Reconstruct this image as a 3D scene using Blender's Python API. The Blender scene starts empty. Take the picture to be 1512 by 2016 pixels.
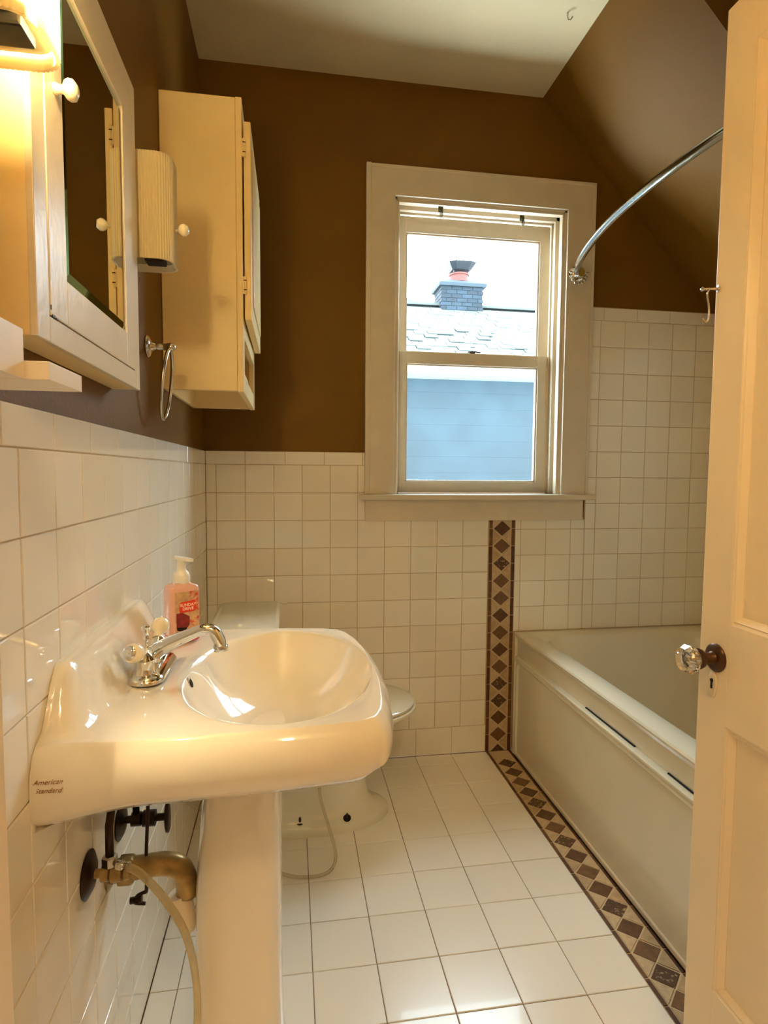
import bpy, bmesh, math, random
from math import sin, cos, pi, sqrt
from mathutils import Vector, Matrix
random.seed(7)
sc = bpy.context.scene
COL = sc.collection
# ---------------------------------------------------------------- camera
CAM = Vector((0.3214, -2.3257, 1.1853)); YAW, PIT, ROL, FPX = 0.1584, -0.0677, 0.0073, 1153.53
fw = Vector((sin(YAW)*cos(PIT), cos(YAW)*cos(PIT), sin(PIT)))
r0 = Vector((cos(YAW), -sin(YAW), 0)); u0 = r0.cross(fw)
rr = r0*cos(ROL) + u0*sin(ROL); uu = -r0*sin(ROL) + u0*cos(ROL)
cam_d = bpy.data.cameras.new('camera'); cam = bpy.data.objects.new('camera', cam_d); COL.objects.link(cam)
cam_d.sensor_fit = 'HORIZONTAL'; cam_d.sensor_width = 36.0; cam_d.lens = FPX/1512*36.0; cam_d.clip_start = 0.02
M4 = Matrix((rr, uu, -fw)).transposed().to_4x4(); M4.translation = CAM; cam.matrix_world = M4
sc.camera = cam
# ---------------------------------------------------------------- world, light, exposure
sc.view_settings.view_transform = 'Standard'; sc.view_settings.look = 'None'
sc.view_settings.gamma = 1.0; sc.view_settings.use_curve_mapping = False
sc.view_settings.exposure = 1.72
SKY = 6.4; SKYCOL = (0.90, 1.0, 1.05)
SCONCE_W = 112.0; HALL_W = 9.8; FAR_SCONCE_W = 0.0
w = bpy.data.worlds.new('overcast_sky'); sc.world = w; w.use_nodes = True
bg = w.node_tree.nodes['Background']; bg.inputs[0].default_value = (*SKYCOL, 1); bg.inputs[1].default_value = SKY
pl = bpy.data.lights.new('window_portal', 'AREA'); pl.shape = 'RECTANGLE'; pl.size = 0.72; pl.size_y = 1.16; pl.energy = 1
try: pl.cycles.is_portal = True
except Exception: pass
po = bpy.data.objects.new('window_portal', pl); COL.objects.link(po); po.location = (1.085, 0.19, 1.68); po.rotation_euler = (math.radians(-90), 0, 0)
sc.cycles.max_bounces = 12; sc.cycles.diffuse_bounces = 7; sc.cycles.glossy_bounces = 5; sc.cycles.transmission_bounces = 8
sc.cycles.transparent_max_bounces = 12; sc.cycles.sample_clamp_indirect = 10.0; sc.cycles.caustics_reflective = False
sc.cycles.use_denoising = True

# ---------------------------------------------------------------- materials
def s2l(c): return tuple(((x/255)/12.92 if x/255 <= 0.04045 else ((x/255+0.055)/1.055)**2.4) for x in c)
MATS = {}
def mat(name, rgb, rough=0.5, metal=0.0, var=0.0, vscale=6.0, bump=0.0, bscale=200.0, coat=0.0, trans=0.0, ior=1.45, wear=None, wscale=14, wthr=0.62, tex='OBJ', emis=None, estr=0):
    m = bpy.data.materials.new(name); m.use_nodes = True; nt = m.node_tree; N = nt.nodes; L = nt.links
    b = N['Principled BSDF']; c = s2l(rgb)
    b.inputs['Roughness'].default_value = rough; b.inputs['Metallic'].default_value = metal
    b.inputs['Coat Weight'].default_value = coat; b.inputs['Coat Roughness'].default_value = 0.04
    b.inputs['Transmission Weight'].default_value = trans; b.inputs['IOR'].default_value = ior
    b.inputs['Base Color'].default_value = (*c, 1)
    if emis: b.inputs['Emission Color'].default_value = (*emis, 1); b.inputs['Emission Strength'].default_value = estr
    if var or bump or wear:
        tc = N.new('ShaderNodeTexCoord'); geo = N.new('ShaderNodeNewGeometry')
        src = geo.outputs['Position']
    last = None
    if var:
        n = N.new('ShaderNodeTexNoise'); n.inputs['Scale'].default_value = vscale; n.inputs['Detail'].default_value = 5
        L.new(src, n.inputs['Vector'])
        cr = N.new('ShaderNodeValToRGB'); cr.color_ramp.elements[0].position = 0.3; cr.color_ramp.elements[1].position = 0.7
        lo = tuple(max(0, x*(1-var)) for x in c); hi = tuple(min(1, x*(1+var)) for x in c)
        cr.color_ramp.elements[0].color = (*lo, 1); cr.color_ramp.elements[1].color = (*hi, 1)
        L.new(n.outputs['Fac'], cr.inputs[0]); last = cr.outputs[0]
    if wear:
        n = N.new('ShaderNodeTexNoise'); n.inputs['Scale'].default_value = wscale; n.inputs['Detail'].default_value = 8; n.inputs['Roughness'].default_value = 0.7
        L.new(src, n.inputs['Vector'])
        cr = N.new('ShaderNodeValToRGB'); cr.color_ramp.elements[0].position = wthr; cr.color_ramp.elements[1].position = wthr+0.06
        mx = N.new('ShaderNodeMix'); mx.data_type = 'RGBA'
        L.new(n.outputs['Fac'], cr.inputs[0]); L.new(cr.outputs[0], mx.inputs[0])
        if last: L.new(last, mx.inputs[6])
        else: mx.inputs[6].default_value = (*c, 1)
        mx.inputs[7].default_value = (*s2l(wear), 1); last = mx.outputs[2]
    if last: L.new(last, b.inputs['Base Color'])
    if bump:
        n = N.new('ShaderNodeTexNoise'); n.inputs['Scale'].default_value = bscale; n.inputs['Detail'].default_value = 3
        L.new(src, n.inputs['Vector'])
        bp = N.new('ShaderNodeBump'); bp.inputs['Strength'].default_value = bump; bp.inputs['Distance'].default_value = 0.002
        L.new(n.outputs['Fac'], bp.inputs['Height']); L.new(bp.outputs[0], b.inputs['Normal'])
    MATS[name] = m; return m
paint = mat('brown_wall_paint', (110, 75, 8), 0.55, var=0.06, vscale=3, bump=0.35, bscale=160)
paint.node_tree.nodes['Principled BSDF'].inputs['Specular IOR Level'].default_value = 0.27
ceilm = mat('ceiling_paint', (208, 194, 156), 0.7, var=0.03, vscale=5, bump=0.5, bscale=60)
grout = mat('wall_grout', (186, 160, 122), 0.9, var=0.12, vscale=20)
fgrout = mat('floor_grout', (128, 98, 76), 0.9, var=0.2, vscale=15)
tilem = mat('white_wall_tile', (236, 229, 214), 0.06, coat=0.3, bump=0.05, bscale=25)
tilem2 = mat('cream_wall_tile', (234, 226, 210), 0.07, coat=0.3, bump=0.05, bscale=25)
tilem3 = mat('pale_wall_tile', (237, 231, 218), 0.05, coat=0.3, bump=0.05, bscale=25)
ftile = mat('white_floor_tile', (234, 229, 220), 0.22, coat=0.2, bump=0.06, bscale=40)
ftile2 = mat('offwhite_floor_tile', (231, 225, 214), 0.25, coat=0.2, bump=0.06, bscale=40)
stone_d = [mat('dark_emperador_stone', (92, 62, 36), 0.35, var=0.3, vscale=60), mat('brown_stone', (112, 80, 50), 0.35, var=0.25, vscale=50),
           mat('veined_stone', (84, 56, 34), 0.35, var=0.2, vscale=40, wear=(190, 165, 130), wscale=90, wthr=0.56)]
stone_l = [mat('tan_stone', (176, 150, 112), 0.45, var=0.15, vscale=50), mat('beige_stone', (190, 166, 130), 0.45, var=0.15, vscale=60)]
stone_b = [mat('dark_border_stone', (84, 50, 26), 0.4, var=0.3, vscale=60), mat('border_stone', (104, 70, 38), 0.4, var=0.3, vscale=50)]
sgrout = mat('mosaic_grout', (198, 176, 142), 0.9)
trimw = mat('cream_trim_paint', (214, 200, 176), 0.35, var=0.03, vscale=9, bump=0.1, bscale=60)
trimworn = mat('worn_white_paint', (216, 204, 182), 0.3, var=0.04, vscale=10, bump=0.25, bscale=70)
cabm = mat('cabinet_paint', (236, 213, 160), 0.4, var=0.04, vscale=6, bump=0.15, bscale=90)
vinyl = mat('sash_paint', (220, 210, 190), 0.3, var=0.03, vscale=20)
porc = mat('sink_porcelain', (240, 232, 216), 0.07, coat=0.6)
porct = mat('toilet_porcelain', (222, 216, 196), 0.1, coat=0.5)
tubm = mat('tub_enamel', (216, 208, 186), 0.16, coat=0.4)
chrome = mat('chrome', (225, 222, 215), 0.06, metal=1)
nickel = mat('satin_nickel', (205, 196, 182), 0.2, metal=1)
steel = mat('shower_rod_steel', (190, 196, 196), 0.16, metal=1)
brass = mat('aged_brass', (176, 148, 96), 0.35, metal=0.7, var=0.3, vscale=40)
darkm = mat('dark_metal', (58, 42, 30), 0.35, metal=0.8)
bronze = mat('bronze', (92, 64, 40), 0.35, metal=0.7, var=0.25, vscale=60)
blackm = mat('dark_gap', (22, 16, 12), 0.9)
socketm = mat('black_socket', (30, 24, 18), 0.6, var=0.3, vscale=80)
plateg = mat('fixture_plate', (150, 140, 110), 0.4)
cerknob = mat('white_ceramic', (240, 228, 200), 0.1, coat=0.5)
doorp = mat('door_paint', (232, 214, 182), 0.38, var=0.03, vscale=5, bump=0.12, bscale=70)
pvc = mat('white_plastic', (232, 214, 186), 0.4)
pumpm = mat('frosted_plastic', (240, 236, 226), 0.35, trans=0.15)
mirrm = mat('mirror_silver', (226, 230, 224), 0.0, metal=1)
mirre = mat('mirror_bevel', (150, 196, 158), 0.04, metal=1)
shelfm = mat('shelf_white', (238, 226, 208), 0.35)
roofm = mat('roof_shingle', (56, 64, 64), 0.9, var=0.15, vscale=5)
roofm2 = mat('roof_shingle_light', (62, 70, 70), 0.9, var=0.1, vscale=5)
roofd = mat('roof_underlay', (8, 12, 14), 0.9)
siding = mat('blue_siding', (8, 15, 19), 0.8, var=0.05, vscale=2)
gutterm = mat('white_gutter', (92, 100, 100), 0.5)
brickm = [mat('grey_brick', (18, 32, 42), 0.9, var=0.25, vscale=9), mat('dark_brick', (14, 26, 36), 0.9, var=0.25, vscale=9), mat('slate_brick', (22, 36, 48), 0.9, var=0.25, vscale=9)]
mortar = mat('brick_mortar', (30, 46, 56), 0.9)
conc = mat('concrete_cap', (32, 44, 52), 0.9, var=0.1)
potm = mat('clay_pot', (84, 38, 34), 0.8, var=0.15)
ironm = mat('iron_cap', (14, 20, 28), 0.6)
redm = mat('label_red', (214, 52, 28), 0.5)
redd = mat('label_dark_red', (120, 24, 26), 0.5, var=0.4, vscale=120)
labm = mat('label_print', (196, 158, 116), 0.45, var=0.3, vscale=70, wear=(196, 60, 40), wscale=45, wthr=0.55)
labt = mat('label_text', (250, 214, 190), 0.5)
markm = mat('printed_mark', (150, 92, 36), 0.6)
soapm = mat('pink_soap', (222, 172, 156), 0.15, var=0.05, coat=0.4)
soapred = mat('red_base', (190, 20, 24), 0.2, coat=0.4)
hookm = mat('dull_clip', (112, 108, 84), 0.35, metal=0.5)
hallm = mat('hall_wall_paint', (212, 196, 168), 0.7)
hallf = mat('hall_floor_wood', (120, 80, 48), 0.4, var=0.2, vscale=12)

def glass(name, tint=(1, 1, 1), refl=0.06, haze=None, hazef=0.0):
    m = bpy.data.materials.new(name); m.use_nodes = True; nt = m.node_tree; N = nt.nodes; L = nt.links
    N.remove(N['Principled BSDF']); out = N['Material Output']
    t = N.new('ShaderNodeBsdfTransparent'); t.inputs[0].default_value = (*tint, 1)
    g = N.new('ShaderNodeBsdfGlossy'); g.inputs['Roughness'].default_value = 0.02
    lw = N.new('ShaderNodeLayerWeight'); lw.inputs['Blend'].default_value = refl
    mx = N.new('ShaderNodeMixShader'); L.new(lw.outputs['Fresnel'], mx.inputs[0]); L.new(t.outputs[0], mx.inputs[1]); L.new(g.outputs[0], mx.inputs[2])
    last = mx
    if haze:
        d = N.new('ShaderNodeBsdfTranslucent'); d.inputs[0].default_value = (*s2l(haze), 1)
        nz = N.new('ShaderNodeTexNoise'); nz.inputs['Scale'].default_value = 9; nz.inputs['Detail'].default_value = 6
        geo = N.new('ShaderNodeNewGeometry'); L.new(geo.outputs['Position'], nz.inputs['Vector'])
        mr = N.new('ShaderNodeMapRange'); mr.inputs[1].default_value = 0.3; mr.inputs[2].default_value = 0.7; mr.inputs[3].default_value = hazef*0.75; mr.inputs[4].default_value = hazef*1.25
        L.new(nz.outputs['Fac'], mr.inputs[0])
        m2 = N.new('ShaderNodeMixShader'); L.new(mr.outputs[0], m2.inputs[0]); L.new(mx.outputs[0], m2.inputs[1]); L.new(d.outputs[0], m2.inputs[2]); last = m2
    L.new(last.outputs[0], out.inputs[0]); return m
panem = glass('window_glass', (0.97, 1, 1))
hazem = glass('hazy_glass', (0.9, 0.97, 1), haze=(150, 210, 240), hazef=0.018)
hosem = glass('clear_hose', (0.97, 0.92, 0.80), refl=0.18, haze=(255, 240, 200), hazef=0.45)
faint = glass('clear_tube', (0.97, 0.95, 0.90), refl=0.12, haze=(240, 230, 200), hazef=0.10)
crystal = mat('cut_glass', (250, 245, 235), 0.0, trans=1.0, ior=1.5)
def shade_mat(name, dif, tr):
    m = bpy.data.materials.new(name); m.use_nodes = True; nt = m.node_tree; N = nt.nodes; L = nt.links
    N.remove(N['Principled BSDF']); out = N['Material Output']
    d = N.new('ShaderNodeBsdfDiffuse'); d.inputs[0].default_value = (*s2l(dif), 1)
    t = N.new('ShaderNodeBsdfTranslucent'); t.inputs[0].default_value = (*s2l(tr), 1)
    tp = N.new('ShaderNodeBsdfTransparent'); tp.inputs[0].default_value = (1, 0.95, 0.85, 1)
    g = N.new('ShaderNodeBsdfGlossy'); g.inputs['Roughness'].default_value = 0.08
    a = N.new('ShaderNodeMixShader'); a.inputs[0].default_value = 0.5; L.new(d.outputs[0], a.inputs[1]); L.new(t.outputs[0], a.inputs[2])
    b = N.new('ShaderNodeMixShader'); b.inputs[0].default_value = 0.15; L.new(a.outputs[0], b.inputs[1]); L.new(tp.outputs[0], b.inputs[2])
    lw = N.new('ShaderNodeLayerWeight'); lw.inputs['Blend'].default_value = 0.12
    c = N.new('ShaderNodeMixShader'); L.new(lw.outputs['Fresnel'], c.inputs[0]); L.new(b.outputs[0], c.inputs[1]); L.new(g.outputs[0], c.inputs[2])
    L.new(c.outputs[0], out.inputs[0]); return m
shadem = shade_mat('ribbed_shade', (250, 238, 200), (255, 242, 210))

# ---------------------------------------------------------------- mesh helpers
def BM(): return bmesh.new()
def link(name, me, m, parent=None, smooth=False):
    o = bpy.data.objects.new(name, me); COL.objects.link(o)
    if m is not None:
        me.materials.clear(); me.materials.append(m)
    if smooth:
        for p in me.polygons: p.use_smooth = True
    if parent is not None: o.parent = parent
    return o
def obj(name, bm, m, parent=None, smooth=False, autos=None):
    me = bpy.data.meshes.new(name)
    bmesh.ops.recalc_face_normals(bm, faces=bm.faces)
    bm.to_mesh(me); bm.free()
    o = link(name, me, m, parent, smooth)
    if autos:
        try: me.set_sharp_from_angle(angle=math.radians(autos))
        except Exception: pass
    return o
def add_box(bm, x0, x1, y0, y1, z0, z1, bev=0.0, seg=2):
    b2 = bmesh.new(); bmesh.ops.create_cube(b2, size=1)
    for v in b2.verts: v.co = Vector(((x0+x1)/2+v.co.x*(x1-x0), (y0+y1)/2+v.co.y*(y1-y0), (z0+z1)/2+v.co.z*(z1-z0)))
    if bev: bmesh.ops.bevel(b2, geom=list(b2.edges), offset=bev, segments=seg, affect='EDGES', profile=0.6)
    join(bm, b2)
    return bm
def join(bm, b2):
    vm = {}
    for v in b2.verts: vm[v] = bm.verts.new(v.co)
    for f in b2.faces:
        try: bm.faces.new([vm[v] for v in f.verts])
        except ValueError: pass
    b2.free()
def box(x0, x1, y0, y1, z0, z1, bev=0.0, seg=2): return add_box(BM(), x0, x1, y0, y1, z0, z1, bev, seg)
def frame_axes(d):
    d = d.normalized(); a = Vector((0, 0, 1)) if abs(d.z) < 0.9 else Vector((1, 0, 0))
    x = d.cross(a).normalized(); return x, d.cross(x).normalized()
def add_tube(bm, pts, rad, n=12, cap=True):
    pts = [Vector(p) for p in pts]; rads = rad if isinstance(rad, (list, tuple)) else [rad]*len(pts)
    prev = None; rings = []; x = None
    for i, p in enumerate(pts):
        d = (pts[min(i+1, len(pts)-1)] - pts[max(i-1, 0)]).normalized()
        if x is None: x, y = frame_axes(d)
        else:
            x = (x - d*x.dot(d)).normalized(); y = d.cross(x)
        rings.append([bm.verts.new(p + (x*cos(2*pi*k/n) + y*sin(2*pi*k/n))*rads[i]) for k in range(n)])
    for a, b in zip(rings, rings[1:]):
        for k in range(n): bm.faces.new((a[k], a[(k+1) % n], b[(k+1) % n], b[k]))
    if cap: bm.faces.new(rings[0]); bm.faces.new(rings[-1])
    return bm
def tube(pts, rad, n=12): return add_tube(BM(), pts, rad, n)
def add_lathe(bm, prof, origin, axis, n=24):
    """prof: list of (radius, distance along axis)"""
    o = Vector(origin); a = Vector(axis).normalized(); x, y = frame_axes(a); rings = []
    for r, t in prof:
        r = max(r, 1e-5)
        rings.append([bm.verts.new(o + a*t + (x*cos(2*pi*k/n)+y*sin(2*pi*k/n))*r) for k in range(n)])
    for p, q in zip(rings, rings[1:]):
        for k in range(n): bm.faces.new((p[k], p[(k+1) % n], q[(k+1) % n], q[k]))
    bm.faces.new(rings[0]); bm.faces.new(rings[-1]); return bm
def lathe(prof, origin, axis, n=24): return add_lathe(BM(), prof, origin, axis, n)
def add_loops(bm, loops, cap0=True, cap1=True):
    rings = [[bm.verts.new(p) for p in l] for l in loops]; n = len(rings[0])
    for a, b in zip(rings, rings[1:]):
        for k in range(n): bm.faces.new((a[k], a[(k+1) % n], b[(k+1) % n], b[k]))
    if cap0: bm.faces.new(rings[0])
    if cap1: bm.faces.new(rings[-1])
    return bm
def prism(poly, f0, f1):
    """poly 2D list, f0/f1 map (a,b)->3D point for the two ends"""
    return add_loops(BM(), [[f0(*p) for p in poly], [f1(*p) for p in poly]])
def spline(pts, n=8):
    pts = [Vector(p) for p in pts]; out = []
    P = [pts[0]*2-pts[1]] + pts + [pts[-1]*2-pts[-2]]
    for i in range(1, len(P)-2):
        for k in range(n):
            t = k/n; a, b, c, d = P[i-1], P[i], P[i+1], P[i+2]
            out.append(0.5*((2*b)+(c-a)*t+(2*a-5*b+4*c-d)*t*t+(3*b-a-3*c+d)*t**3))
    out.append(pts[-1]); return out
def thing(name, label, cat, loc=(0, 0, 0), group=None):
    o = bpy.data.objects.new(name, None); COL.objects.link(o); o.location = loc; o.empty_display_size = 0.05
    o['label'] = label; o['category'] = cat
    if group: o['group'] = group
    bpy.context.view_layer.update()
    return o
def part(name, bm, m, parent, smooth=False, autos=None, label=None):
    """mesh built in world coordinates, parented to a thing at its base"""
    loc = Vector(parent.location)
    p = parent.parent
    while p is not None: loc += Vector(p.location); p = p.parent
    for v in bm.verts: v.co -= loc
    o = obj(name, bm, m, parent, smooth, autos)
    if label: o['label'] = label
    return o
def struct(name, bm, m, **k):
    o = obj(name, bm, m, **k); o['kind'] = 'structure'; return o
def tag(o, label, cat, group=None):
    o['label'] = label; o['category'] = cat
    if group: o['group'] = group
    return o
def text_mesh(txt, size, extr=0.0003, shear=0.0, align='CENTER', bold=0.0):
    c = bpy.data.curves.new('txt', 'FONT'); c.body = txt; c.size = size; c.extrude = extr; c.shear = shear; c.align_x = align; c.align_y = 'CENTER'; c.offset = bold
    o = bpy.data.objects.new('txt', c); COL.objects.link(o); bpy.context.view_layer.update()
    me = bpy.data.meshes.new_from_object(o.evaluated_get(bpy.context.evaluated_depsgraph_get()))
    bpy.data.objects.remove(o); bpy.data.curves.remove(c)
    b = BM(); b.from_mesh(me); bpy.data.meshes.remove(me); return b

# ---------------------------------------------------------------- tiles
P = 0.1095; X0 = 0.0386; ZB = 0.1167; XS = 1.1437; Q = 0.1542; YL = -1.1247; G = 0.0016
TCACHE = {}
def tile_mesh(wd, ht, th=0.005, bv=0.0018, g=G):
    key = (round(wd, 3), round(ht, 3), th)
    if key in TCACHE: return TCACHE[key]
    a, b = wd/2-g/2, ht/2-g/2
    vs = []; fs = []
    for ins, z in ((0, -th), (0, -bv), (bv*0.35, -bv*0.35), (bv, 0)):
        vs += [(-a+ins, -b+ins, z), (a-ins, -b+ins, z), (a-ins, b-ins, z), (-a+ins, b-ins, z)]
    for k in range(3):
        for i in range(4): fs.append((4*k+i, 4*k+(i+1) % 4, 4*k+4+(i+1) % 4, 4*k+4+i))
    fs.append((12, 13, 14, 15))
    me = bpy.data.meshes.new('tile'); me.from_pydata(vs, [], fs); me.update(); me.materials.append(tilem)
    TCACHE[key] = me; return me
def place_tile(parent, face, u0, u1, v0, v1, name='tile', mats=(tilem, tilem2, tilem3), th=0.005):
    if u1-u0 < 0.008 or v1-v0 < 0.008: return
    me = tile_mesh(u1-u0, v1-v0, th)
    o = bpy.data.objects.new(name, me); COL.objects.link(o); o.parent = parent
    cu, cv = (u0+u1)/2, (v0+v1)/2
    j = random.uniform(-0.0003, 0.0003); t1 = random.uniform(-0.003, 0.003); t2 = random.uniform(-0.003, 0.003)
    if face == 'L': R = Matrix(((0, 0, 1), (1, 0, 0), (0, 1, 0))); loc = (j, cu, cv)            # normal +X, u=Y, v=Z
    elif face == 'B': R = Matrix(((1, 0, 0), (0, 0, -1), (0, 1, 0))); loc = (cu, -j, cv)        # normal -Y
    elif face == 'R': R = Matrix(((0, 0, -1), (-1, 0, 0), (0, 1, 0))); loc = (2.135-j, cu, cv)  # normal -X
    else: R = Matrix.Identity(3); loc = (cu, cv, j)                                           # floor
    M = R.to_4x4() @ Matrix.Rotation(t1, 4, 'X') @ Matrix.Rotation(t2, 4, 'Y'); M.translation = Vector(loc)
    o.matrix_basis = M
    o.material_slots[0].link = 'OBJECT'; o.material_slots[0].material = random.choice(mats)
def cuts(a, b, start, pitch):
    k = math.ceil((a-start)/pitch-1e-6); out = [a]; x = start+k*pitch
    while x < b-1e-6:
        if x > a+1e-6: out.append(x)
        x += pitch
    out.append(b); return out
YF = -2.07   # room-side face of the door wall
ZC = ZB + 10*P            # underside of the cap course
ZT = ZC + 0.052
CZ = 2.69; XR = 2.135; YW = -1.53
# floor
floor = struct('floor', box(-0.12, XR+0.1, -2.25, 0.0, -0.12, -0.006), fgrout)
part_fl = obj('floor_grout', box(0.0, 1.137, YF, 0.0, -0.006, -0.0022), fgrout, floor)
ys = sorted(cuts(YF, -0.0005, -0.0771, Q)); xs = cuts(0.0, XS-0.003, XS-0.003-8*Q, Q)
for xa, xb in zip(xs, xs[1:]):
    for ya, yb in zip(ys, ys[1:]): place_tile(floor, 'F', xa, xb, ya, yb, mats=(ftile, ftile2))
for xa, xb in zip(cuts(1.252, XR, 1.252, Q), cuts(1.252, XR, 1.252, Q)[1:]):
    for ya, yb in zip(cuts(YF, YW-0.03, YW-0.03, Q), cuts(YF, YW-0.03, YW-0.03, Q)[1:]): pass
# left wall
wl = struct('wall_left', box(-0.12, -0.005, -2.25, 0.2, -0.05, CZ+0.1), paint)
obj('grout', box(-0.0052, -0.0020, YF, 0.0, 0.0, ZT-0.001), grout, wl)
ly = cuts(YF, 0.0, YL-30*P, P)
for r in range(10):
    for ya, yb in zip(ly, ly[1:]): place_tile(wl, 'L', ya, yb, ZB+r*P, ZB+(r+1)*P)
by = cuts(YF, 0.0, -0.0771-20*Q, Q)
for ya, yb in zip(by, by[1:]): place_tile(wl, 'L', ya, yb, 0.001, ZB, name='base_tile')
cy = cuts(YF, 0.0, -1.451-10*0.1515, 0.1515)
for ya, yb in zip(cy, cy[1:]): place_tile(wl, 'L', ya, yb, ZC, ZT, name='cap_tile')
# back wall (window opening 0.728..1.442 x 1.10..2.257)
WX0, WX1, WZ0, WZ1 = 0.728, 1.442, 1.098, 2.257
b = BM()
add_box(b, -0.12, WX0, 0.005, 0.20, -0.05, CZ+0.1); add_box(b, WX1, 2.4, 0.005, 0.20, -0.05, CZ+0.1)
add_box(b, WX0, WX1, 0.005, 0.20, -0.05, WZ0); add_box(b, WX0, WX1, 0.005, 0.20, WZ1, CZ+0.1)
wb = struct('wall_back', b, paint)
b = BM(); add_box(b, 0, 0.62, 0.002, 0.0052, 0, ZT-0.001); add_box(b, 0.62, 1.56, 0.002, 0.0052, 0, 1.0); add_box(b, 1.556, XR, 0.002, 0.0052, 0.45, 1.880)
obj('grout', b, grout, wb)
bx = cuts(0.0, 1.137, X0, P)
for r in range(10):
    z0, z1 = ZB+r*P, ZB+(r+1)*P
    for xa, xb in zip(bx, bx[1:]):
        if z1 <= 0.994 or xb <= 0.62: place_tile(wb, 'B', xa, xb, z0, z1)
        elif xa < 0.62: place_tile(wb, 'B', xa, 0.62, z0, z1)
        elif z0 < 0.985: place_tile(wb, 'B', xa, xb, z0, 0.992)
bx = cuts(0.0, 1.137, XS-8*Q, Q)
for xa, xb in zip(bx, bx[1:]): place_tile(wb, 'B', xa, xb, 0.001, ZB, name='base_tile')
bx = cuts(0.0, 0.62, 0.148-0.1525, 0.1525)
for xa, xb in zip(bx, bx[1:]): place_tile(wb, 'B', xa, xb, ZC, ZT, name='cap_tile')
rx = cuts(1.250, XR, 1.276, 0.1105); rz = [1.8265-k*P for k in range(13)]
for xa, xb in zip(rx, rx[1:]):
    for k in range(12):
        z0, z1 = max(rz[k+1], 0.517), rz[k]
        if z1 < 0.53: continue
        if xa >= 1.55: place_tile(wb, 'B', max(xa, 1.560), xb, z0, z1)
        elif xb > 1.562:
            place_tile(wb, 'B', 1.560, xb, z0, z1)
            if z0 < 0.99: place_tile(wb, 'B', xa, 1.560, z0, min(z1, 0.9915))
        elif z0 < 0.99: place_tile(wb, 'B', xa, xb, z0, min(z1, 0.9915))
rx = cuts(1.560, XR, 1.620, 0.1515)
for xa, xb in zip(rx, rx[1:]): place_tile(wb, 'B', xa, xb, 1.8265, 1.8785, name='cap_tile')
# right wall behind the tub
wr = struct('wall_right', box(XR+0.005, XR+0.15, -2.25, 0.2, -0.05, CZ+0.1), paint)
obj('grout', box(XR+0.0018, XR+0.0052, YW, 0.0, 0.45, 1.879), grout, wr)
ry = cuts(YW, 0.0, -14*P, P)
for k in range(12):
    for ya, yb in zip(ry, ry[1:]):
        if rz[k] > 0.53: place_tile(wr, 'R', ya, yb, max(rz[k+1], 0.517), rz[k])
# end wall of the tub alcove, door wall, ceiling, slope
struct('wall_alcove', box(1.20, XR+0.005, YF, YW, -0.006, CZ), paint)
b = BM(); add_box(b, -0.12, 0.155, -2.25, YF, -0.05, CZ); add_box(b, 1.165, XR+0.1, -2.25, YF, -0.05, CZ); add_box(b, 0.155, 1.165, -2.25, YF, 2.06, CZ)
struct('wall_front', b, hallm)
ceil = struct('ceiling', box(-0.12, XR+0.15, -2.25, 0.2, CZ, CZ+0.12), ceilm)
b = prism([(1.328, CZ+0.0), (XR+0.006, CZ+0.0), (XR+0.006, 4.018-XR-0.006)], lambda x, z: Vector((x, 0.006, z)), lambda x, z: Vector((x, -0.73, z)))
struct('wall_sloped', b, paint)
# door casing on the hall side left of the camera
b = BM(); add_box(b, 0.175, 0.196, -2.27, -2.05, 0, 2.045, 0.002); add_box(b, 0.115, 0.19, -2.07, -2.05, 0, 2.10, 0.004)
struct('trim_1', b, doorp)
b = BM(); add_box(b, 1.125, 1.16, -2.27, -2.062, 0, 2.045, 0.002); add_box(b, 0.196, 1.125, -2.25, -2.062, 2.012, 2.045, 0.002)
struct('trim_2', b, doorp)
# hallway shell behind the camera
b = BM(); add_box(b, -0.9, 2.3, -3.95, -2.25, -0.12, -0.01)
struct('floor_hall', b, hallf)
b = BM(); add_box(b, -1.0, -0.9, -3.95, -2.25, -0.12, 2.6); add_box(b, 2.2, 2.3, -3.95, -2.25, -0.12, 2.6); add_box(b, -1.0, 2.3, -4.05, -3.95, -0.12, 2.6)
add_box(b, -1.0, -0.12, -2.25, -2.15, -0.12, 2.6); add_box(b, -1.0, 2.3, -4.05, -2.25, 2.6, 2.7)
struct('wall_hall', b, hallm)

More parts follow.
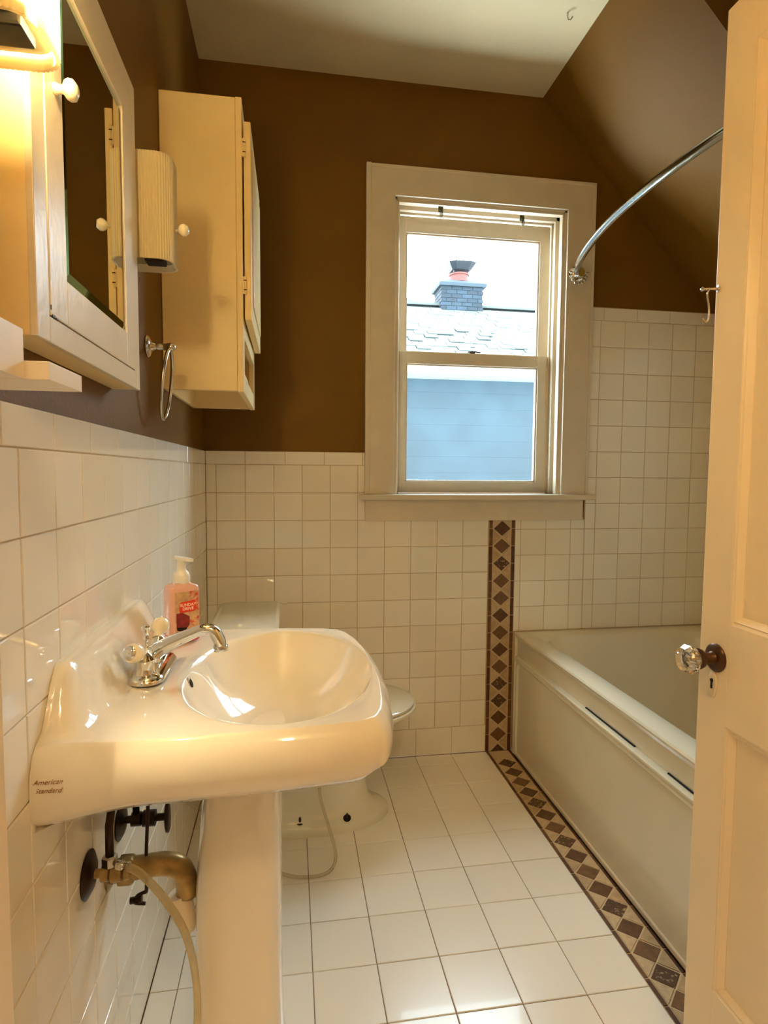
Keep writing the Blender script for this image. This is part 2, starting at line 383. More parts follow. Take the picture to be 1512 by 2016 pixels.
# ---------------------------------------------------------------- mosaic strips (stone diamonds between triangles, dark borders)
def tri_prism(poly, thick, wallmode):
    # poly in (u,v); raised plate with slight chamfer
    c = (sum(p[0] for p in poly)/len(poly), sum(p[1] for p in poly)/len(poly))
    def ins(p, d): 
        vx, vy = c[0]-p[0], c[1]-p[1]; l = sqrt(vx*vx+vy*vy); return (p[0]+vx/l*d, p[1]+vy/l*d)
    def mp(p, t): return Vector((p[0], 0.002-t, p[1])) if wallmode else Vector((p[0], p[1], -0.003+t))
    return add_loops(BM(), [[mp(p, 0) for p in poly], [mp(p, thick-0.0006) for p in poly], [mp(ins(p, 0.0009), thick) for p in poly]])
def mosaic(name, wallmode, u0, u1, v0, v1, vstart, sgn):
    b = BM()
    if wallmode: add_box(b, u0, u1, 0.0012, 0.0052, v0, v1)
    else: add_box(b, u0, u1, v0, v1, -0.006, -0.0012)
    root = struct(name, b, sgrout)
    cx = (u0+u1)/2; bw = 0.0145 if wallmode else 0.0105; hw = (u1-u0)/2-bw-0.003; pv = 0.0735; hv = 0.0335 if wallmode else 0.0375; g = 0.0028
    th = 0.003 if wallmode else 0.0035
    def put(nm, poly, ms):
        poly2 = [(p[0], min(max(p[1], v0+0.001), v1-0.001)) for p in poly]
        if max(p[1] for p in poly2)-min(p[1] for p in poly2) < 0.006: return
        # drop duplicate points
        q = []
        for p in poly2:
            if not q or abs(p[0]-q[-1][0])+abs(p[1]-q[-1][1]) > 1e-4: q.append(p)
        if abs(q[0][0]-q[-1][0])+abs(q[0][1]-q[-1][1]) < 1e-4: q.pop()
        if len(q) >= 3: obj(nm, tri_prism(q, th+random.uniform(-0.0003, 0.0003), wallmode), random.choice(ms), root)
    k = -1
    while True:
        vc = vstart + sgn*pv*k; k += 1
        if (sgn > 0 and vc-hv > v1) or (sgn < 0 and vc+hv < v0): break
        if vc-hv > v1 or vc+hv < v0: continue
        if v0 <= vc-hv and vc+hv <= v1: put('diamond_stone', [(cx-hw*0.93, vc), (cx, vc-hv*0.93), (cx+hw*0.93, vc), (cx, vc+hv*0.93)], stone_d)
        elif vc < v0: put('diamond_stone', [(cx-(vc+hv-v0)*0.9, v0), (cx+(vc+hv-v0)*0.9, v0), (cx, vc+hv*0.9)], stone_d)
        elif vc > v1: put('diamond_stone', [(cx-(v1-vc+hv)*0.9, v1), (cx+(v1-vc+hv)*0.9, v1), (cx, vc-hv*0.9)], stone_d)
        for s in (-1, 1):   # triangle between this diamond and the next
            m = vc + pv/2
            a0, a1 = m-pv/2+g*1.3, m+pv/2-g*1.3
            if m < v1 and m > v0: put('triangle_stone', [(cx+s*(hw+0.0008), a0), (cx+s*(hw+0.0008), a1), (cx+s*g*1.4, m)], stone_l)
        for s in (-1, 1):
            xa = u0 if s < 0 else u1-bw
            put('border_stone', [(xa+0.0005, vc+g/2), (xa+bw-0.0005, vc+g/2), (xa+bw-0.0005, vc+pv-g/2), (xa+0.0005, vc+pv-g/2)], stone_b)
    return root
mosaic('trim_3', True, 1.137, 1.249, 0.0, 0.991, 0.073, 1)
mosaic('trim_4', False, 1.141, 1.249, -2.06, -0.001, -0.035, -1)

# ---------------------------------------------------------------- window
win = bpy.data.objects.new('window_1', None); COL.objects.link(win); win['kind'] = 'structure'
def wpart(n, b, m, p=win, **k): return obj(n, b, m, p, **k)
wpart('casing', box(0.620, WX0, -0.013, 0.006, WZ0, WZ1+0.001, 0.002), trimworn)
wpart('casing', box(WX1, 1.558, -0.013, 0.006, WZ0, WZ1+0.001, 0.002), trimworn)
wpart('casing', box(0.633, 1.558, -0.0135, 0.006, WZ1, 2.366, 0.002), trimworn)
wpart('back_band', box(0.613, 0.633, -0.0165, 0.006, WZ0, 2.372, 0.003), trimworn)
wpart('back_band', box(1.549, 1.562, -0.016, 0.006, WZ0, 2.366, 0.003), trimworn)
wpart('back_band', box(0.633, 1.562, -0.016, 0.006, 2.356, 2.370, 0.003), trimworn)
wpart('stool', box(0.590, 1.589, -0.042, 0.095, 1.075, WZ0, 0.006, 3), trimworn)
wpart('apron', box(0.614, 1.544, -0.013, 0.006, 0.990, 1.075, 0.003), trimworn)
b = BM(); add_box(b, WX0-0.004, WX0+0.008, 0.0, 0.20, WZ0, WZ1); add_box(b, WX1-0.008, WX1+0.004, 0.0, 0.20, WZ0, WZ1); add_box(b, WX0, WX1, 0.0, 0.20, WZ1-0.008, WZ1+0.004)
wpart('jamb', b, trimw)
def stops(y0, y1, d, m, nm):
    b = BM(); add_box(b, WX0+0.006, WX0+0.006+d, y0, y1, WZ0, WZ1-0.006, 0.004); add_box(b, WX1-0.006-d, WX1-0.006, y0, y1, WZ0, WZ1-0.006, 0.004); add_box(b, WX0+0.006, WX1-0.006, y0, y1, WZ1-0.006-d, WZ1-0.006, 0.004)
    wpart(nm, b, m, autos=40)
stops(0.002, 0.030, 0.012, trimw, 'stop_bead'); stops(0.044, 0.066, 0.022, trimw, 'inner_stop')
stops(0.068, 0.074, 0.028, trimw, 'parting_bead')
wpart('sill', box(WX0, WX1, 0.09, 0.24, 1.060, 1.090, 0.003), trimw)
def sash(nm, x0, x1, z0, z1, gx0, gx1, gz0, gz1, y0, y1, gm):
    root = wpart(nm, box(x0, gx0, y0, y1, z0, z1, 0.002), vinyl)
    obj('rail', box(gx0-0.001, gx1+0.001, y0, y1, z0, gz0, 0.002), vinyl, root)
    obj('rail', box(gx0-0.001, gx1+0.001, y0, y1, gz1, z1, 0.002), vinyl, root)
    obj('stile', box(gx1, x1, y0, y1, z0, z1, 0.002), vinyl, root)
    b = BM(); e = 0.006; ym = (y0+y1)/2
    for q in ((gx0, gx0+e, gz0, gz1), (gx1-e, gx1, gz0, gz1), (gx0, gx1, gz0, gz0+e), (gx0, gx1, gz1-e, gz1)): add_box(b, q[0], q[1], y0+0.006, y1-0.006, q[2], q[3], 0.0015)
    obj('glazing_bead', b, trimw, root)
    obj('pane', box(gx0+0.001, gx1-0.001, ym-0.0015, ym+0.0015, gz0+0.001, gz1-0.001), gm, root)
    return root
sash('lower_sash', 0.752, 1.418, 1.100, 1.684, 0.794, 1.366, 1.148, 1.634, 0.078, 0.108, hazem)
sash('upper_sash', 0.752, 1.424, 1.645, 2.236, 0.796, 1.378, 1.688, 2.172, 0.112, 0.142, panem)
wpart('sash_lock', lathe([(0.012, 0), (0.012, 0.006), (0.007, 0.010)], (1.08, 0.094, 1.684), (0, 0, 1), 14), darkm)
b = tube(spline([(1.06, 0.094, 1.692), (1.08, 0.088, 1.694), (1.115, 0.092, 1.692)], 5), 0.003, 8); wpart('sash_lock_arm', b, darkm)
for hx, hz in ((0.911, 2.222), (1.249, 2.213)):
    t = thing('curtain_hook', 'small clear hook at the window head, ' + ('left one' if hx < 1 else 'right one nearer the shower rod'), 'hook', (hx, 0.018, hz-0.02), 'hooks on the window head')
    part('hook_plate', box(hx-0.010, hx+0.010, -0.002, 0.002, hz-0.012, hz+0.012, 0.0015), hookm, t)
    for s in (-0.005, 0, 0.005):
        part('prong', tube(spline([(hx+s*1.4, -0.002, hz), (hx+s, -0.010, hz-0.012), (hx+s, -0.012, hz-0.026), (hx+s*0.6, -0.006, hz-0.031)], 4), 0.0019, 6), hookm, t)

# ---------------------------------------------------------------- door
t = bpy.data.objects.new('door_1', None); COL.objects.link(t); t['kind'] = 'structure'; door = t
DX, DY0, DY1, DZ = 1.085, -1.345, -2.058, 2.0
def dbox(*a, **k): return box(*a, **k)
obj('stile', box(DX, DX+0.035, -1.418, DY0, 0.006, DZ, 0.002), doorp, door)
obj('stile', box(DX, DX+0.035, DY1, -1.975, 0.006, DZ, 0.002), doorp, door)
for z0, z1 in ((0.006, 0.238), (0.736, 0.922), (1.905, DZ)): obj('rail', box(DX, DX+0.035, -1.976, -1.417, z0, z1, 0.0015), doorp, door)
for z0, z1 in ((0.238, 0.736), (0.922, 1.905)):
    p = obj('panel', box(DX+0.012, DX+0.022, -1.975, -1.418, z0, z1), doorp, door)
    # sloped moulding around the recess
    b = BM(); ins = 0.016
    def fr(i, x): return [Vector((x, -1.975+i, z0+i)), Vector((x, -1.418-i, z0+i)), Vector((x, -1.418-i, z1-i)), Vector((x, -1.975+i, z1-i))]
    add_loops(b, [fr(0, DX+0.001), fr(0.005, DX+0.004), fr(0.0065, DX+0.0025), fr(ins, DX+0.0105), fr(ins, DX+0.0125)], False, False)
    obj('moulding', b, doorp, p)
kn = Vector((DX, -1.388, 0.853))
hb = obj('knob_rose', lathe([(0.026, 0.0), (0.026, 0.002), (0.022, 0.006), (0.012, 0.008), (0.010, 0.012), (0.010, 0.026), (0.017, 0.030), (0.019, 0.036), (0.010, 0.040)], kn, (-1, 0, 0), 28), bronze, door, True, 35)
b = lathe([(0.012, 0.039), (0.020, 0.043), (0.027, 0.053), (0.027, 0.058), (0.021, 0.068), (0.012, 0.070)], kn, (-1, 0, 0), 10)
obj('knob', b, crystal, door)['label'] = 'faceted glass knob'
b = lathe([(0.010, 0.0385), (0.011, 0.040), (0.004, 0.052)], kn, (-1, 0, 0), 10); obj('knob_core', b, nickel, door)
b = BM()
add_loops(b, [[Vector((DX-x, kn.y+0.004+ (0.011*sc_)*cos(a), 0.803+0.026*sc_*sin(a))) for a in [2*pi*i/24 for i in range(24)]] for x, sc_ in ((0, 1), (0.0015, 1), (0.003, 0.85))])
kp = obj('keyhole_plate', b, doorp, door, True, 30)
b = BM(); add_box(b, DX-0.0042, DX-0.0025, kn.y+0.002, kn.y+0.006, 0.795, 0.808); add_lathe(b, [(0.0035, 0), (0.0035, 0.0018)], (DX-0.0025, kn.y+0.004, 0.810), (-1, 0, 0), 12)
obj('keyhole', b, blackm, kp)
# hook and eye latch near the top of the free edge
b = lathe([(0.0065, 0), (0.0065, 0.0015), (0.003, 0.002), (0.002, 0.010), (0.0022, 0.024), (0.0045, 0.028), (0.0015, 0.031)], (DX, -1.352, 1.520), (-0.9, 0.25, 0.0), 12)
la = obj('latch_screw', b, nickel, door, True, 40)
b = tube(spline([(DX-0.016, -1.350, 1.520), (DX-0.019, -1.348, 1.510), (DX-0.014, -1.347, 1.490), (DX-0.013, -1.347, 1.470), (DX-0.018, -1.346, 1.462), (DX-0.024, -1.345, 1.468)], 5), 0.0016, 8)
obj('latch_hook', b, nickel, door, True)

# ---------------------------------------------------------------- bathtub
TX0, TX1, TZ = 1.255, XR-0.001, 0.517; TY0, TY1 = YW+0.002, -0.001
def rrect(x0, x1, y0, y1, r, z, n=8):
    out = []
    for cx, cy, a0 in ((x1-r, y1-r, 0), (x0+r, y1-r, pi/2), (x0+r, y0+r, pi), (x1-r, y0+r, 3*pi/2)):
        for i in range(n+1):
            a = a0+i/n*pi/2; out.append(Vector((cx+r*cos(a), cy+r*sin(a), z)))
    return out
tub = thing('bathtub', 'cream enamelled alcove bathtub with a flat front panel, under the window', 'bathtub', ((TX0+TX1)/2, YW/2, 0))
L_ = []
L_.append(rrect(TX0+0.012, TX1, TY0, TY1, 0.004, 0.001))
L_.append(rrect(TX0+0.012, TX1, TY0, TY1, 0.004, TZ-0.03))
L_.append(rrect(TX0+0.003, TX1, TY0, TY1, 0.004, TZ-0.018))
L_.append(rrect(TX0, TX1, TY0, TY1, 0.005, TZ-0.008))
L_.append(rrect(TX0+0.004, TX1, TY0, TY1, 0.006, TZ-0.002))
L_.append(rrect(TX0+0.012, TX1-0.01, TY0+0.01, TY1-0.01, 0.01, TZ))
ix0, ix1, iy0, iy1 = TX0+0.082, TX1-0.06, TY0+0.09, TY1-0.075
L_.append(rrect(ix0-0.008, ix1+0.008, iy0-0.008, iy1+0.008, 0.12, TZ))
L_.append(rrect(ix0, ix1, iy0, iy1, 0.12, TZ-0.006))
L_.append(rrect(ix0+0.008, ix1-0.008, iy0+0.01, iy1-0.012, 0.12, TZ-0.03))
L_.append(rrect(ix0+0.045, ix1-0.045, iy0+0.05, iy1-0.14, 0.13, 0.20))
L_.append(rrect(ix0+0.07, ix1-0.07, iy0+0.08, iy1-0.20, 0.13, 0.145))
L_.append(rrect(ix0+0.12, ix1-0.12, iy0+0.14, iy1-0.26, 0.12, 0.128))
part('shell', add_loops(BM(), L_), tubm, tub, True, 35)
# front access panel with rounded upper corner and a lip
def ppoly(y0, y1, z0, z1, r, n=6):
    out = [(y0, z0), (y1, z0)]
    for i in range(n+1): a = i/n*pi/2; out.append((y1-r+r*cos(a), z1-r+r*sin(a)))
    for i in range(n+1): a = pi/2+i/n*pi/2; out.append((y0+r+r*cos(a), z1-r+r*sin(a)))
    return out
def ploop(x, i, rr_=0.03): return [Vector((x, p[0], p[1])) for p in ppoly(TY0+0.02+i, TY1-0.028-i, 0.004, 0.428-i, rr_)]
pan = part('front_panel', add_loops(BM(), [ploop(TX0+0.0125, 0), ploop(TX0-0.007, 0.000), ploop(TX0-0.010, 0.003), ploop(TX0-0.010, 0.009), ploop(TX0-0.005, 0.012), ploop(TX0-0.0085, 0.017), ploop(TX0-0.008, 0.025), ploop(TX0-0.001, 0.033), ploop(TX0-0.001, 0.04)]), tubm, tub, True, 25)
for ya, yb in ((-0.60, -0.875), (-1.02, -1.16)): part('gap', box(TX0+0.007, TX0+0.014, yb, ya, 0.4275, 0.4305), blackm, tub, label='dark gap above the front panel')
part('caulk_strip', box(TX0-0.0065, TX0+0.012, TY0, TY1, -0.001, 0.018, 0.004, 3), trimw, tub)
part('tub_flange', box(TX0+0.001, TX0+0.016, -0.012, -0.001, 0.0, TZ-0.002, 0.003), tubm, tub)
part('drain', lathe([(0.03, 0), (0.03, 0.003), (0.01, 0.004)], (1.70, -1.25, 0.128), (0, 0, 1), 20), chrome, tub)

# ---------------------------------------------------------------- curved shower rod
rod = thing('shower_curtain_rod', 'curved chrome shower curtain rod running from the window casing over the tub', 'shower rod', (1.487, -0.014, 2.0))
def rodp(s): # s 0..1 along Y
    y = -0.016 - s*1.498; return Vector((1.487-0.158*(1-(2*s-1)**2)**0.85, y, 2.0))
part('rod', tube([rodp(i/48) for i in range(49)], 0.0125, 16), steel, rod, True, 60)
for yy, sg in ((-0.0135, -1), (YW+0.0005, 1)):
    f = part('flange', lathe([(0.036, 0.0), (0.038, 0.004), (0.034, 0.010), (0.022, 0.016), (0.019, 0.030), (0.017, 0.034)], (1.487, yy, 2.0), (0, sg, 0), 24), chrome, rod, True, 40)
    if sg == -1:
        for k in range(9):
            a = -pi/2 + (k-4)*0.42; c = Vector((1.487+0.033*cos(a), yy-0.012, 2.0+0.036*sin(a)))
            q = obj('flange_scroll', lathe([(0.001, -0.010), (0.005, -0.005), (0.0065, 0.0), (0.004, 0.006), (0.001, 0.012)], c-Vector(rod.location), (cos(a), -0.5, sin(a)), 10), chrome, f, True)
b = tube(spline([(1.223, -0.42, CZ), (1.223, -0.42, CZ-0.014), (1.229, -0.424, CZ-0.024), (1.236, -0.43, CZ-0.016)], 4), 0.0022, 8)
tag(obj('ceiling_hook', b, nickel, None, True), 'small bent wire hook in the ceiling', 'hook')

# ---------------------------------------------------------------- medicine cabinet
MX = 0.045; my0, my1, mz0, mz1 = -1.611, -1.162, 1.334, 1.872
med = thing('medicine_cabinet', 'worn white mirrored medicine cabinet above the sink', 'cabinet', (0, (my0+my1)/2, mz0))
part('body', box(-0.004, MX-0.006, my0+0.001, my1-0.001, mz0+0.001, mz1-0.001, 0.002), cabm, med)
dy0, dy1, dz0, dz1 = -1.5745, -1.199, 1.366, 1.840
b = BM()
add_box(b, MX-0.008, MX, my0, dy0-0.0012, mz0, mz1, 0.0012); add_box(b, MX-0.008, MX, dy1+0.0012, my1, mz0, mz1, 0.0012)
add_box(b, MX-0.008, MX, dy0-0.0012, dy1+0.0012, mz0, dz0-0.0015, 0.0012); add_box(b, MX-0.008, MX, dy0-0.0012, dy1+0.0012, dz1+0.0015, mz1, 0.0012)
part('face_frame', b, trimworn, med)
part('seam', box(MX-0.007, MX-0.0055, dy0-0.003, dy1+0.003, dz0-0.003, dz1+0.003), blackm, med)
gy0, gy1, gz0, gz1 = -1.520, -1.247, 1.421, 1.792
b = BM()
for q in ((dy0, gy0, dz0, dz1), (gy1, dy1, dz0, dz1), (gy0, gy1, dz0, gz0), (gy0, gy1, gz1, dz1)): add_box(b, MX-0.006, MX+0.001, q[0], q[1], q[2], q[3], 0.0012)
dd = part('door', b, trimworn, med, label='cabinet door with chipped white paint')
loc = Vector(med.location)
b = BM(); n_ = 0.014
def ml(i, x): return [Vector((x, gy0+i, gz0+i)), Vector((x, gy1-i, gz0+i)), Vector((x, gy1-i, gz1-i)), Vector((x, gy0+i, gz1-i))]
bb = add_loops(BM(), [ml(n_, MX-0.0012), ml(n_+0.001, MX-0.0012)], False, True)
for v in bb.verts: v.co -= loc
obj('mirror', bb, mirrm, dd)
bb = add_loops(BM(), [ml(0.0, MX-0.0042), ml(n_, MX-0.0012)], False, False)
for v in bb.verts: v.co -= loc
obj('mirror_bevel', bb, mirre, dd)
bb = lathe([(0.0065, 0.0), (0.0070, 0.003), (0.0050, 0.008), (0.0055, 0.011), (0.0105, 0.014), (0.0125, 0.018), (0.0115, 0.023), (0.006, 0.027)], (MX+0.001, -1.546, 1.636), (1, 0, 0.0), 24)
for v in bb.verts: v.co -= loc
obj('knob', bb, cerknob, dd, True)

for cy_c, cz_c, w_, h_ in ((-1.566, 1.3665, 0.010, 0.0035), (-1.556, 1.3655, 0.007, 0.0025), (-1.5735, 1.375, 0.002, 0.006)):
    part('paint_chip', box(MX+0.0002, MX+0.0013, cy_c-w_/2, cy_c+w_/2, cz_c-h_/2, cz_c+h_/2, 0.0004, 1), darkm, med)
# ---------------------------------------------------------------- sconces
def sconce(cy, zb, label, power, knob=False):
    XF, HY, H = 0.100, 0.0425, 0.195
    s = thing('wall_sconce', label, 'wall lamp', (0, cy, zb), None)
    def outline(off, z, ribs=True):
        pts = []; r = 0.028
        seg = []
        # from wall near side (-Y) around the front to the wall far side
        for i in range(30): seg.append((0.0+(XF-r)*i/30, -HY, 0, -1))
        for i in range(18): a = -pi/2+i/18*pi/2; seg.append((XF-r+r*cos(a), -HY+r+r*sin(a), cos(a), sin(a)))
        for i in range(10): seg.append((XF, -HY+r+(2*HY-2*r)*i/10, 1, 0))
        for i in range(18): a = i/18*pi/2; seg.append((XF-r+r*cos(a), HY-r+r*sin(a), cos(a), sin(a)))
        for i in range(31): seg.append((XF-r-(XF-r)*i/30, HY, 0, 1))
        for k, (x, y, nx, ny) in enumerate(seg):
            rb = 0.0016 if (ribs and k % 2 == 0) else 0.0
            pts.append(Vector((x+nx*(rb-off), cy+y+ny*(rb-off), z)))
        return pts
    b = BM(); lo = [[b.verts.new(p) for p in outline(o, z, rb)] for o, z, rb in ((0, zb, 1), (0, zb+H, 1), (0.003, zb+H, 0), (0.003, zb, 0))]
    lo.append(lo[0])
    for A, B in zip(lo, lo[1:]):
        for k in range(len(A)-1): b.faces.new((A[k], A[k+1], B[k+1], B[k]))
    part('shade', b, shadem, s)
    part('back_plate', box(-0.0049, 0.003, cy-0.036, cy+0.036, zb-0.012, zb+H, 0.001), chrome, s)
    pl_ = part('bottom_plate', add_loops(BM(), [[Vector((min(p.x, XF-0.01), p.y, zb+0.014)) for p in outline(0.004, 0, 0)], [Vector((min(p.x, XF-0.01), p.y, zb+0.017)) for p in outline(0.004, 0, 0)]]), plateg, s)
    part('socket', box(0.046, 0.082, cy-0.020, cy+0.014, zb+0.002, zb+0.0139, 0.003), socketm, s)
    if power or True:
        part('bulb', lathe([(0.006, 0), (0.009, 0.012), (0.016, 0.03), (0.019, 0.045), (0.015, 0.06), (0.006, 0.066)], (0.045, cy, zb+0.07), (0, 0, 1), 16), bulbon if power else pumpm, s, True)
    if knob:
        part('knob', lathe([(0.003, 0.0), (0.003, 0.010), (0.008, 0.012), (0.0115, 0.018), (0.0115, 0.023), (0.007, 0.029)], (XF-0.0, cy-0.005, zb+0.066), (0.9, -0.35, 0), 20), cerknob, s, True, label='round white ceramic knob')
    if power:
        l = bpy.data.lights.new('bulb_light', 'POINT'); l.energy = power; l.color = (1.0, 0.83, 0.49); l.shadow_soft_size = 0.028
        lo_ = bpy.data.objects.new('bulb_light', l); COL.objects.link(lo_); lo_.parent = s; lo_.location = (0.066, 0, 0.105)
    return s
bulbon = mat('lit_bulb', (255, 240, 200), 0.4, emis=(1.0, 0.72, 0.38), estr=14.0)
sconce(-1.702, 1.585, 'lit wall lamp with ribbed shade nearest the camera, left of the mirror', SCONCE_W)
sconce(-1.095, 1.585, 'unlit wall lamp with ribbed shade between the mirror and the towel ring', FAR_SCONCE_W, True)

# ---------------------------------------------------------------- small shelf
sh = thing('wall_shelf', 'small white ledge shelf below the medicine cabinet', 'shelf', (0, -1.70, 1.27))
part('board', box(-0.0049, 0.0935, -1.713, -1.624, 1.2715, 1.289, 0.0005), shelfm, sh)
part('side_panel', box(-0.0049, 0.072, -1.80, -1.7145, 1.2715, 1.318, 0.0005), shelfm, sh)

# ---------------------------------------------------------------- towel ring
tr = thing('towel_ring', 'polished chrome towel ring on the left wall', 'towel ring', (0, -0.884, 1.471))
part('base', lathe([(0.024, 0), (0.025, 0.003), (0.022, 0.007), (0.012, 0.010), (0.010, 0.014), (0.008, 0.022), (0.009, 0.030), (0.007, 0.036), (0.008, 0.042)], (-0.005, -0.884, 1.471), (1, 0, 0), 26), nickel, tr, True, 40)
part('post', lathe([(0.0075, 0), (0.009, 0.006), (0.010, 0.012), (0.009, 0.018), (0.004, 0.022)], (0.037, -0.884, 1.471), (1, 0, 0), 20), nickel, tr, True, 50)
R_ = 0.080
part('ring', tube([(0.047-0.009*(1-cos(2*pi*i/48)), -0.884+R_*0.62*sin(2*pi*i/48)-0.0, 1.471-0.006-R_+R_*cos(2*pi*i/48)) for i in range(49)], 0.0042, 12), nickel, tr, True)

# ---------------------------------------------------------------- wall cabinet over the toilet
cx1, cy0, cy1, cz0, cz1 = 0.200, -0.712, -0.235, 1.398, 2.143
wc = thing('wall_cabinet', 'cream painted wall cabinet with a hinged door, high on the left wall', 'cabinet', (0, (cy0+cy1)/2, cz0))
b = BM()
add_box(b, -0.004, cx1-0.016, cy0, cy0+0.018, cz0, cz1, 0.002); part('side', b, cabm, wc)
part('side', box(-0.004, cx1-0.016, cy1-0.018, cy1, cz0, cz1, 0.002), cabm, wc)
part('top', box(-0.004, cx1-0.016, cy0+0.017, cy1-0.017, cz1-0.018, cz1-0.001, 0.001), cabm, wc)
part('shelf', box(-0.004, cx1-0.018, cy0+0.018, cy1-0.018, cz0+0.075, cz0+0.088), cabm, wc)
part('shelf', box(-0.004, cx1-0.018, cy0+0.018, cy1-0.018, 1.560, 1.578), cabm, wc)
part('back', box(-0.0045, 0.004, cy0+0.018, cy1-0.018, cz0+0.0, cz1-0.018), cabm, wc)
b = BM()
add_box(b, cx1-0.016, cx1, cy0-0.001, cy0+0.040, cz0-0.002, cz1+0.001, 0.0015); add_box(b, cx1-0.016, cx1, cy1-0.04, cy1+0.001, cz0-0.002, cz1+0.001, 0.0015)
add_box(b, cx1-0.0155, cx1-0.0005, cy0+0.04, cy1-0.04, cz0-0.002, cz0+0.045, 0.0015); add_box(b, cx1-0.0155, cx1-0.0005, cy0+0.04, cy1-0.04, 1.545, 1.60, 0.0015); add_box(b, cx1-0.0155, cx1-0.0005, cy0+0.04, cy1-0.04, cz1-0.06, cz1, 0.0015)
part('face_frame', b, cabm, wc)
wd = part('door', box(cx1+0.004, cx1+0.022, cy0+0.004, cy1-0.03, 1.583, 2.088, 0.002), cabm, wc)
loc = Vector(wc.location)
bb = box(cx1+0.0219, cx1+0.0255, cy0+0.05, cy1-0.075, 1.63, 2.04, 0.0015)
for v in bb.verts: v.co -= loc
obj('raised_panel', bb, cabm, wd)
for hz in (2.020, 1.672):
    b = BM(); add_box(b, cx1-0.001, cx1+0.010, cy0-0.003, cy0+0.004, hz-0.022, hz+0.022, 0.001); add_lathe(b, [(0.003, 0), (0.003, 0.046)], (cx1+0.006, cy0-0.002, hz-0.023), (0, 0, 1), 10)
    h = part('hinge', b, cabm, wc)
    for k in (-1, 1):
        bb = BM(); add_box(bb, cx1+0.002, cx1+0.010, cy0-0.0052, cy0-0.0045, hz+k*0.012-0.0012, hz+k*0.012+0.0012)
        for v in bb.verts: v.co -= loc
        obj('hinge_notch', bb, darkm, h)

# ---------------------------------------------------------------- toilet
TC = -0.36
to = thing('toilet', 'white two-piece toilet with closed lid beside the back wall', 'toilet', (0.36, TC, 0))
def egg(xa, xb, hw, z, n=40, pw=2.2, sq=1.0):
    # back flat-ish at xa, rounded tip at xb
    out = []; xm = xa+(xb-xa)*0.45
    for i in range(n):
        a = 2*pi*i/n; c, s = cos(a), sin(a)
        rx = (xb-xm) if c >= 0 else (xm-xa)
        e = 2/2.1 if c >= 0 else 2/3.2
        out.append(Vector((xm+rx*math.copysign(abs(c)**e, c), TC+hw*math.copysign(abs(s)**e, s), z)))
    return out
prof = [(0.18, 0.655, 0.128, 0.0005), (0.18, 0.655, 0.128, 0.022), (0.185, 0.648, 0.122, 0.030), (0.20, 0.625, 0.108, 0.036), (0.21, 0.605, 0.098, 0.046),
        (0.21, 0.585, 0.090, 0.075), (0.21, 0.578, 0.088, 0.13), (0.20, 0.585, 0.092, 0.19), (0.17, 0.615, 0.108, 0.24), (0.13, 0.66, 0.135, 0.29),
        (0.09, 0.70, 0.162, 0.335), (0.08, 0.734, 0.178, 0.362), (0.08, 0.738, 0.182, 0.372), (0.10, 0.70, 0.16, 0.374)]
part('bowl', add_loops(BM(), [egg(*p) for p in prof]), porct, to, True, 50)
def seatl(sc_, z, xb=0.750): 
    return [Vector((0.30+(p.x-0.30)*sc_ if True else 0, TC+(p.y-TC)*sc_, z)) for p in egg(0.285, xb, 0.186, z)]
part('seat', add_loops(BM(), [seatl(0.985, 0.3745), seatl(1.0, 0.378), seatl(1.0, 0.386), seatl(0.985, 0.389)]), porct, to, True, 40)
part('seat_lid', add_loops(BM(), [seatl(0.965, 0.3905), seatl(0.985, 0.393), seatl(0.985, 0.399), seatl(0.96, 0.404), seatl(0.7, 0.406)]), porct, to, True, 40)
def rr2(x0, x1, y0, y1, r, z): return rrect(x0, x1, y0, y1, r, z, 5)
part('tank', add_loops(BM(), [rr2(0.095, 0.26, TC-0.17, TC+0.17, 0.03, 0.372), rr2(0.085, 0.268, TC-0.185, TC+0.185, 0.03, 0.40), rr2(0.08, 0.272, TC-0.195, TC+0.195, 0.025, 0.682)]), porct, to, True, 40)
part('tank_lid', add_loops(BM(), [rr2(0.074, 0.278, TC-0.205, TC+0.205, 0.025, 0.683), rr2(0.068, 0.284, TC-0.21, TC+0.21, 0.025, 0.690), rr2(0.068, 0.284, TC-0.21, TC+0.21, 0.025, 0.702), rr2(0.078, 0.274, TC-0.20, TC+0.20, 0.025, 0.710)]), porct, to, True, 40)
b = BM(); add_box(b, 0.272, 0.300, TC-0.165, TC-0.145, 0.648, 0.664, 0.003); add_box(b, 0.288, 0.306, TC-0.17, TC-0.08, 0.648, 0.668, 0.005)
part('flush_lever', b, porct, to)
for bxx in (0.348, 0.503):
    b = lathe([(0.013, 0.0), (0.013, 0.003), (0.008, 0.0035)], (bxx, TC-0.098, 0.0375), (0, -0.45, 1), 14)
    hl = part('bolt_hole', b, blackm, to)
    bb = lathe([(0.0045, 0), (0.0045, 0.012), (0.003, 0.018)], Vector((bxx, TC-0.099, 0.037))-Vector(to.location), (0, 0, 1), 8); obj('bolt', bb, darkm, hl)
hz_ = [(0.20, -0.52, 0.22), (0.30, -0.575, 0.17), (0.405, -0.535, 0.20), (0.395, -0.53, 0.27), (0.36, -0.60, 0.34)]
b = tube(spline([(0.42, -0.50, 0.28), (0.410, -0.505, 0.16), (0.44, -0.55, 0.06), (0.455, -0.60, 0.008), (0.43, -0.665, 0.006), (0.37, -0.68, 0.006), (0.30, -0.66, 0.007), (0.20, -0.60, 0.02), (0.08, -0.53, 0.12), (-0.002, -0.50, 0.16)], 8), 0.0045, 10)
tag(obj('clear_tubing', b, faint, None, True), 'faint clear tube looping on the floor in front of the toilet foot', 'hose')

